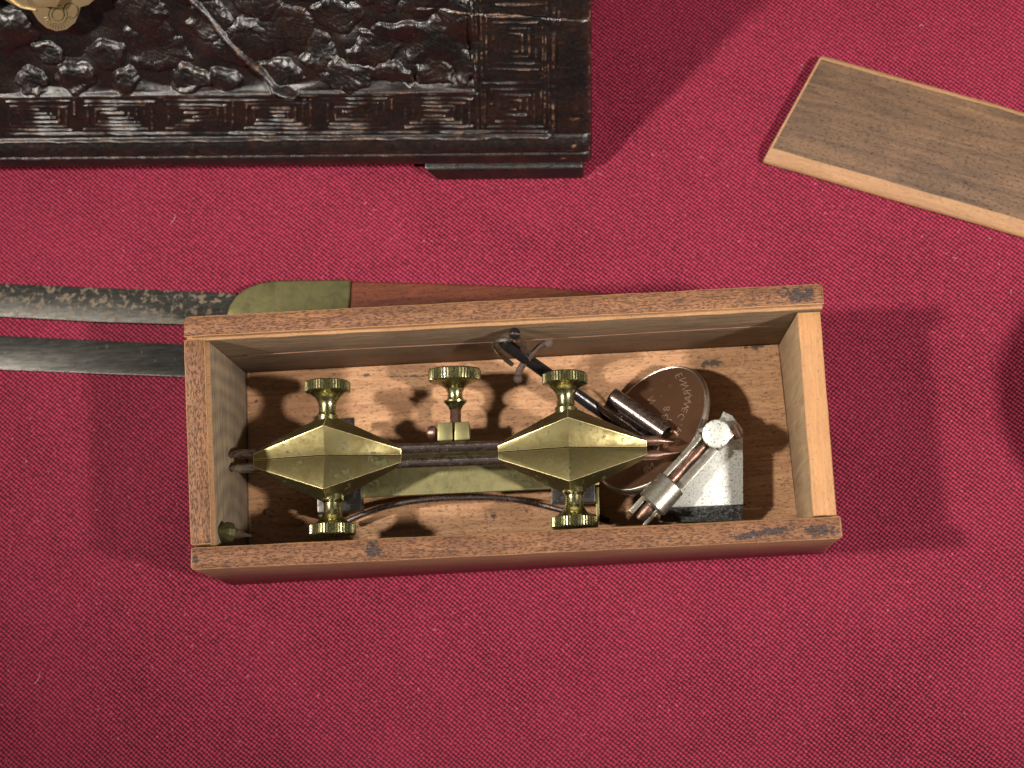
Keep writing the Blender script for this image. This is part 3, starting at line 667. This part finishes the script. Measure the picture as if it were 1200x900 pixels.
K3 = [(4.6, 1.9), (5.6, 2.4), (7.0, 3.6), (7.5, 3.7), (7.7, 3.0), (8.3, 2.4), (9.8, 2.3), (11.2, 2.9), (12.4, 4.6), (13.2, 7.0), (13.5, 8.0), (13.9, 8.3), (17.0, 8.3), (17.5, 8.0), (17.7, 7.0), (17.8, 0.3)]
bw.add('thumb_screw', lathe(ks, kd, K3, 156, knurl=(11, 12)), M_BRASSK, angle=28)

# ------------------------------------------------------------------ steel pen arm with hooked end
pa = Thing('pen_arm', 'dark steel arm with hooked end and small rusty wing nut leaning on the back wall', 'drawing pen', at(650, 450, FLZ))
p0, p1 = at(598, 407, 34), at(742, 508, 6.2)
pm, pn = at(640, 437, 20.5), at(694, 475, 13)
pth = smooth_path([at(588, 399, 38), p0, pm, pn, p1], 5)
pa.add('steel_arm', tube(pth, [1.0, 1.4, 1.7, 1.9, 2.0] + [2.0] * (len(pth) - 5), 14, 0.8), M_BLACK)
pa.add('bright_strip', tube([p0 + [0.9, 0.7, 0.9], pm + [0.9, 0.7, 1.2], pn + [0.9, 0.7, 1.3]], 0.55, 8), M_DARK)
pa.add('hook', tube(smooth_path([at(602, 397, 41), at(594, 398, 41), at(585, 399, 40), at(580, 401, 38.5), at(580, 407, 36), at(588, 417, 31), at(600, 427, 26)], 5), 0.75, 8), M_BRIGHT)
scr = pa.add('ball_screw', ball(at(603, 391, 42), 1.8), M_BLACK)
add('screw_slot', tube([at(597, 391, 43.5), at(609.5, 391.5, 43.5)], 0.28, 6), M_RUST, scr, pa.base)
wc = at(619, 420, 28)
wing = join(tube(smooth_path([at(607, 397, 40), at(613, 405, 35), at(615, 414, 30), wc, at(613, 427, 27), at(608, 436, 26), at(607, 444, 26)], 4), 1.1, 8, 0.8),
            tube(smooth_path([wc, at(626, 413, 30), at(633, 406, 32), at(641, 402, 34)], 4), 1.0, 8, 0.8), ball(at(607, 444, 26.2), 1.5, 12),
            lathe(at(643, 402, 34), (0.2, -0.3, 1), [(0, 1.3), (0.9, 1.3), (1.1, 0.9)], 14),
            slab([at(612, 408, 32), at(627, 412, 30), at(622, 422, 28), at(613, 428, 27)], (0, 0, -0.9)))
pa.add('wing_nut', wing, M_RUST, angle=45)

# ------------------------------------------------------------------ oval bronze plate with stamped letters
ov = Thing('stamped_disc', 'brown bronze disc with stamped letters and bright steel rim, tilted at the right end', 'disc', at(765, 500, FLZ))
oc = at(762, 501, 13.8)
maj = at(809.6, 430, 15.5) - at(714.4, 572, 15.5); a_maj = np.linalg.norm(maj) / 2; maj /= np.linalg.norm(maj)
mnr = np.cross(maj, [0, 0, 1.0]); mnr *= np.sign(mnr[0])          # to the right
tl = math.radians(32)
mn = mnr * math.cos(tl) + np.array([0, 0, 1.0]) * math.sin(tl); on = np.cross(mn, maj); on *= np.sign(on[2])
b_min = 16.9
def O(a, b, h=0.0): return oc + maj * a + mn * b + on * h
def ell(ra, rb, h, n=72): return [O(ra * math.cos(2 * math.pi * k / n), rb * math.sin(2 * math.pi * k / n), h) for k in range(n)]
nn = 72
rings = [ell(a_maj - 1.6, b_min - 1.6, -2.9), ell(a_maj - 0.2, b_min - 0.2, -2.8), ell(a_maj + 0.1, b_min + 0.1, -1.6), ell(a_maj, b_min, -0.9), ell(a_maj - 0.6, b_min - 0.7, 0.0), ell(a_maj - 0.8, b_min - 0.9, 0.1), ell(a_maj - 1.0, b_min - 1.1, 0.0)]
V = [p for r in rings for p in r]; F = []
for i in range(len(rings)):
    j = (i + 1) % len(rings)
    F += [(i * nn + k, i * nn + (k + 1) % nn, j * nn + (k + 1) % nn, j * nn + k) for k in range(nn)]
ov.add('steel_rim', (V, F), M_RIMST, angle=30)
ov.add('disc_face', slab(ell(a_maj - 0.95, b_min - 1.05, 0.03), on * -1.1), M_DISC, angle=30)
def text_geo(ch, size):
    c = bpy.data.curves.new('t', 'FONT'); c.body = ch; c.size = size; c.align_x = 'CENTER'; c.align_y = 'CENTER'; c.offset = 0.0
    o = bpy.data.objects.new('t', c); COL.objects.link(o)
    dg = bpy.context.evaluated_depsgraph_get(); me = bpy.data.meshes.new_from_object(o.evaluated_get(dg))
    V = [tuple(v.co) for v in me.vertices]; F = [tuple(p.vertices) for p in me.polygons]
    bpy.data.objects.remove(o); bpy.data.curves.remove(c); bpy.data.meshes.remove(me)
    return V, F
def uvO(px, py):
    d = CR @ np.array([(px - 600) / FPX, -(py - 450) / FPX, -1.0]); t = np.dot(oc - CAM, on) / np.dot(d, on); q_ = CAM + d * t - oc
    return np.dot(q_, maj), np.dot(q_, mn)
gs = []
def stamp(ch, px, py, size, ang):
    V, F = text_geo(ch, size); a0, b0_ = uvO(px, py); ca, sa = math.cos(ang), math.sin(ang)
    W = []
    for (x, y, z) in V:
        a = a0 + (x * ca - y * sa); b = b0_ + (x * sa + y * ca); W.append(O(a, b, 0.16))
    gs.append((W, F))
def arc(txt, pts, size, flip=0.0):
    for ch, (px, py, g) in zip(txt, pts): stamp(ch, px, py, size, math.radians(g))
arc('ENVRAW E', [(796, 440, 128), (801, 447, 134), (804, 453, 140), (806, 460, 150), (807, 467, 158), (806, 474, 165), (0, 0, 0), (804, 480, 175)][:6], 3.6)
arc('EC.H', [(803, 481, 178), (799, 489, 188), (797, 497, 192), (795, 506, 195)], 3.2)
arc('N.8&', [(764, 469, 120), (772, 466, 120), (782, 479, 150), (779, 489, 160)], 3.4)
arc('TO', [(785, 492, 170), (776, 496, 170)], 3.0)
arc('BN', [(757, 551, 215), (763, 547, 210)], 3.0)
V, F = join(*gs)
ov.add('stamped_letters', (V, F), M_STAMP, smooth=False)['label'] = 'stamped letters worn into the bronze face'

# ------------------------------------------------------------------ split steel sleeve lying on the plate
sl_ = Thing('split_sleeve', 'short brown steel sleeve with open slotted end resting against the bronze disc', 'sleeve', at(738, 485, FLZ))
s0, s1 = at(710, 468, 13.0), at(776, 514, 19.5)
def gutter(p0, p1, r, t, a0, a1, n=20, side=0.0):
    ax, e1, e2 = frame(p1 - p0); e1 = -e1 if e1[1] < 0 else e1; e2 = np.array([0, 0, 1.0]) - ax * ax[2]; e2 /= np.linalg.norm(e2); e1 = np.cross(ax, e2)
    V = []; F = []
    for p in (p0 + e1 * side, p1 + e1 * side):
        for rr in (r, r - t):
            for k in range(n + 1):
                a = math.radians(a0 + (a1 - a0) * k / n); V.append(p + (e1 * math.cos(a) + e2 * math.sin(a)) * rr)
    m = n + 1
    for k in range(n):
        F += [(k, k + 1, 2 * m + k + 1, 2 * m + k), (m + k, 3 * m + k, 3 * m + k + 1, m + k + 1), (k, m + k, m + k + 1, k + 1), (2 * m + k, 2 * m + k + 1, 3 * m + k + 1, 3 * m + k)]
    F += [(0, 2 * m, 3 * m, m), (n, m + n, 3 * m + n, 2 * m + n)]
    return V, F
sl_.add('sleeve_half', gutter(s0, s1, 2.7, 0.6, -150, 60, side=1.7), M_STEEL)
sl_.add('sleeve_half', gutter(s0 + (s1 - s0) * 0.05, s1, 2.9, 0.6, 20, 235, side=-2.0), M_STEEL)
sl_.add('inner_rod', tube([s0 + (s1 - s0) * 0.25 - [0, 0, 0.6], s1 - [0, 0, 0.6]], 1.3, 12), M_STEEL)

# ------------------------------------------------------------------ nickel plate with folding arm
fp = Thing('folding_gauge', 'white nickel plate with round pivot screw and slotted folding arm at the right end', 'gauge', at(810, 570, FLZ))
ZP = 15.0
fp.add('nickel_plate', flat([(848, 482), (858, 487), (870.5, 503), (871, 591), (777, 595), (776, 588), (812, 548)], ZP, 1.3), M_NICKEL, bevel=0.2)
a1_, a2_ = at(777, 595.3, ZP - 0.1), at(871, 591.3, ZP - 0.1)
b1_, b2_ = at(772, 612, ZP - 5), at(870, 610, ZP - 5)
fp.add('plate_flange', slab([a1_, a2_, b2_, b1_], (0, 0, -1.1)), M_NICKELD, bevel=0.15)
ad = at(745, 610, 20) - at(838, 509, 20); ad /= np.linalg.norm(ad); an = np.cross([0, 0, 1.0], ad)
def A(s, t, z): p = at(838, 509, 20) + ad * s + an * t; p[2] = z + 3; return p
def bar(s0, s1, t0, t1, z0, z1, m, name, bev=0.25):
    return fp.add(name, hexa([A(s0, t0, z0), A(s1, t0, z0), A(s1, t1, z0), A(s0, t1, z0)], [A(s0, t0, z1), A(s1, t0, z1), A(s1, t1, z1), A(s0, t1, z1)]), m, bevel=bev)
sgn = 1.0 if A(0, 1, 0)[0] > A(0, 0, 0)[0] else -1.0
bar(3.5, 36.0, sgn * -3.6, sgn * -1.9, 15.3, 19.4, M_NICKELS, 'arm_rail')
bar(3.5, 23.0, sgn * 1.5, sgn * 4.2, 15.3, 18.6, M_NICKELS, 'arm_rail')
bar(3.0, 33.0, sgn * -1.9, sgn * 1.5, 15.3, 16.2, M_NICKELS, 'arm_web', 0.1)
fp.add('copper_rod', tube([A(4, sgn * -0.2, 17.6), A(9, sgn * -0.2, 17.8), A(13, sgn * -0.2, 17.6), A(17, sgn * -0.2, 17.8), A(22, sgn * -0.2, 17.8)], [1.0, 1.55, 1.0, 1.6, 1.5], 14), M_COPPER)
fe = []
for (s_) in (20.2, 20.8, 29.6, 30.2):
    k = 0.82 if s_ in (20.2, 30.2) else 1.0
    fe.append([A(s_, sgn * (0.4 + k * 4.9 * math.cos(a)), 18.2 + k * 3.6 * math.sin(a)) for a in np.linspace(0, 2 * math.pi, 28, endpoint=False)])
V = [p for r in fe for p in r]; F = []
for i in range(3): F += [(i * 28 + k, i * 28 + (k + 1) % 28, (i + 1) * 28 + (k + 1) % 28, (i + 1) * 28 + k) for k in range(28)]
F += [tuple(range(28)), tuple(84 + k for k in range(28))]
fp.add('ferrule', (V, F), M_NICKELS, angle=40)
fp.add('rusty_tongue', tube([A(29.5, sgn * 0.3, 17.6), A(32.5, sgn * 0.5, 17.2), A(35.5, sgn * 0.2, 16.6)], [2.0, 2.3, 1.2], 14), M_COPPER)
bar(30.0, 36.0, sgn * 2.3, sgn * 3.5, 14.6, 18.2, M_NICKELS, 'arm_rail')
fp.add('hinge_block', hexa([A(-5.6, sgn * -1.5, 12.4), A(-3.2, sgn * 4.6, 12.4), A(2, sgn * 4.6, 12.4), A(3, sgn * -4.8, 12.4)], [A(-5.6, sgn * -1.5, 20), A(-3.2, sgn * 4.6, 20), A(2, sgn * 4.6, 20), A(3, sgn * -4.8, 20)]), M_NICKELS, bevel=0.4)
fp.add('pivot_screw', lathe(at(839.5, 509, 23.3), (-0.08, -0.10, 1), [(0, 3.9), (0.4, 4.35), (2.2, 4.4), (2.6, 4.2), (2.8, 3.6), (2.82, 0.1)], 40), M_NICKEL)
fp.add('hinge_pin', tube([A(-5.5, sgn * 2.5, 17.5), A(-4.0, sgn * 6.2, 17.5)], 1.5, 14), M_COPPER)
fp.add('support_leg', hexa([A(2, 1, FLZ + 0.05), A(2, -1, FLZ + 0.05), A(0, -1, FLZ + 0.05), A(0, 1, FLZ + 0.05)], [A(2, 1, 13.8), A(2, -1, 13.8), A(0, -1, 13.8), A(0, 1, 13.8)]), M_DARK)

# ------------------------------------------------------------------ small brass plug point in the near left corner
pp = Thing('brass_point', 'small faceted brass plug with rusty tapered tip in the near left corner of the box', 'point', at(265, 625, FLZ))
q0 = at(253.5, 622, 43.0); q1 = at(296, 628, 34); qd = (q1 - q0) / np.linalg.norm(q1 - q0)
pp.add('brass_head', lathe(q0, qd, [(0, 0.6), (0.9, 1.4), (2.6, 2.8), (3.1, 3.1), (4.8, 3.1), (5.4, 2.3), (5.5, 1.3)], 10), M_BOLSTER, angle=20)
pp.add('rusty_tip', lathe(q0 + qd * 5.0, qd, [(0, 1.7), (2.5, 1.5), (5.0, 0.7), (7.0, 0.4), (7.4, 0.1)], 16), M_RUST)

# ------------------------------------------------------------------ round pot just outside the frame at the right: unseen, a guess added to cast the curved shadow
pot = Thing('unseen_shadow_pot', 'round brown turned pot beyond the right edge, unseen, added to cast the curved shadow', 'pot', (329, -47, 0))
pot.add('shadow_pot_body', lathe((329, -47, 0.05), (0, 0, 1), [(0, 30), (1.5, 32), (10, 38), (28, 43), (42, 44), (50, 41), (53, 38)], 48), W_HANDLE)
pot.add('shadow_pot_lid', lathe((329, -47, 53.1), (0, 0, 1), [(0, 40), (1.5, 42), (4, 41), (7, 30), (8, 8), (9, 5), (13, 7), (16, 6), (17, 1)], 48), W_HANDLE)

# lint and stray fibres on the cloth
gl = []
for i in range(38):
    x, y = rng.uniform(-70, 270), rng.uniform(-130, 125)
    if -8 < x < 200 and -85 < y < 20: continue
    a = rng.uniform(0, 6.3); L_ = rng.uniform(0.4, 1.6) if i % 12 else rng.uniform(2, 4); c_ = rng.uniform(-0.6, 0.6)
    gl.append(tube([(x + L_ * t * math.cos(a + c_ * t), y + L_ * t * math.sin(a + c_ * t), 0.12 + 0.25 * math.sin(3.14 * t)) for t in (0, 0.33, 0.66, 1.0)], 0.055, 4))
M_LINT, nt_, bs_ = mat('pale_lint'); bs_.inputs['Base Color'].default_value = (0.62, 0.45, 0.42, 1); bs_.inputs['Roughness'].default_value = 0.9
lint = add('cloth_lint', join(*gl), M_LINT); lint['kind'] = 'stuff'; lint['label'] = 'pale specks of lint and stray fibres scattered on the crimson cloth'; lint['category'] = 'lint'
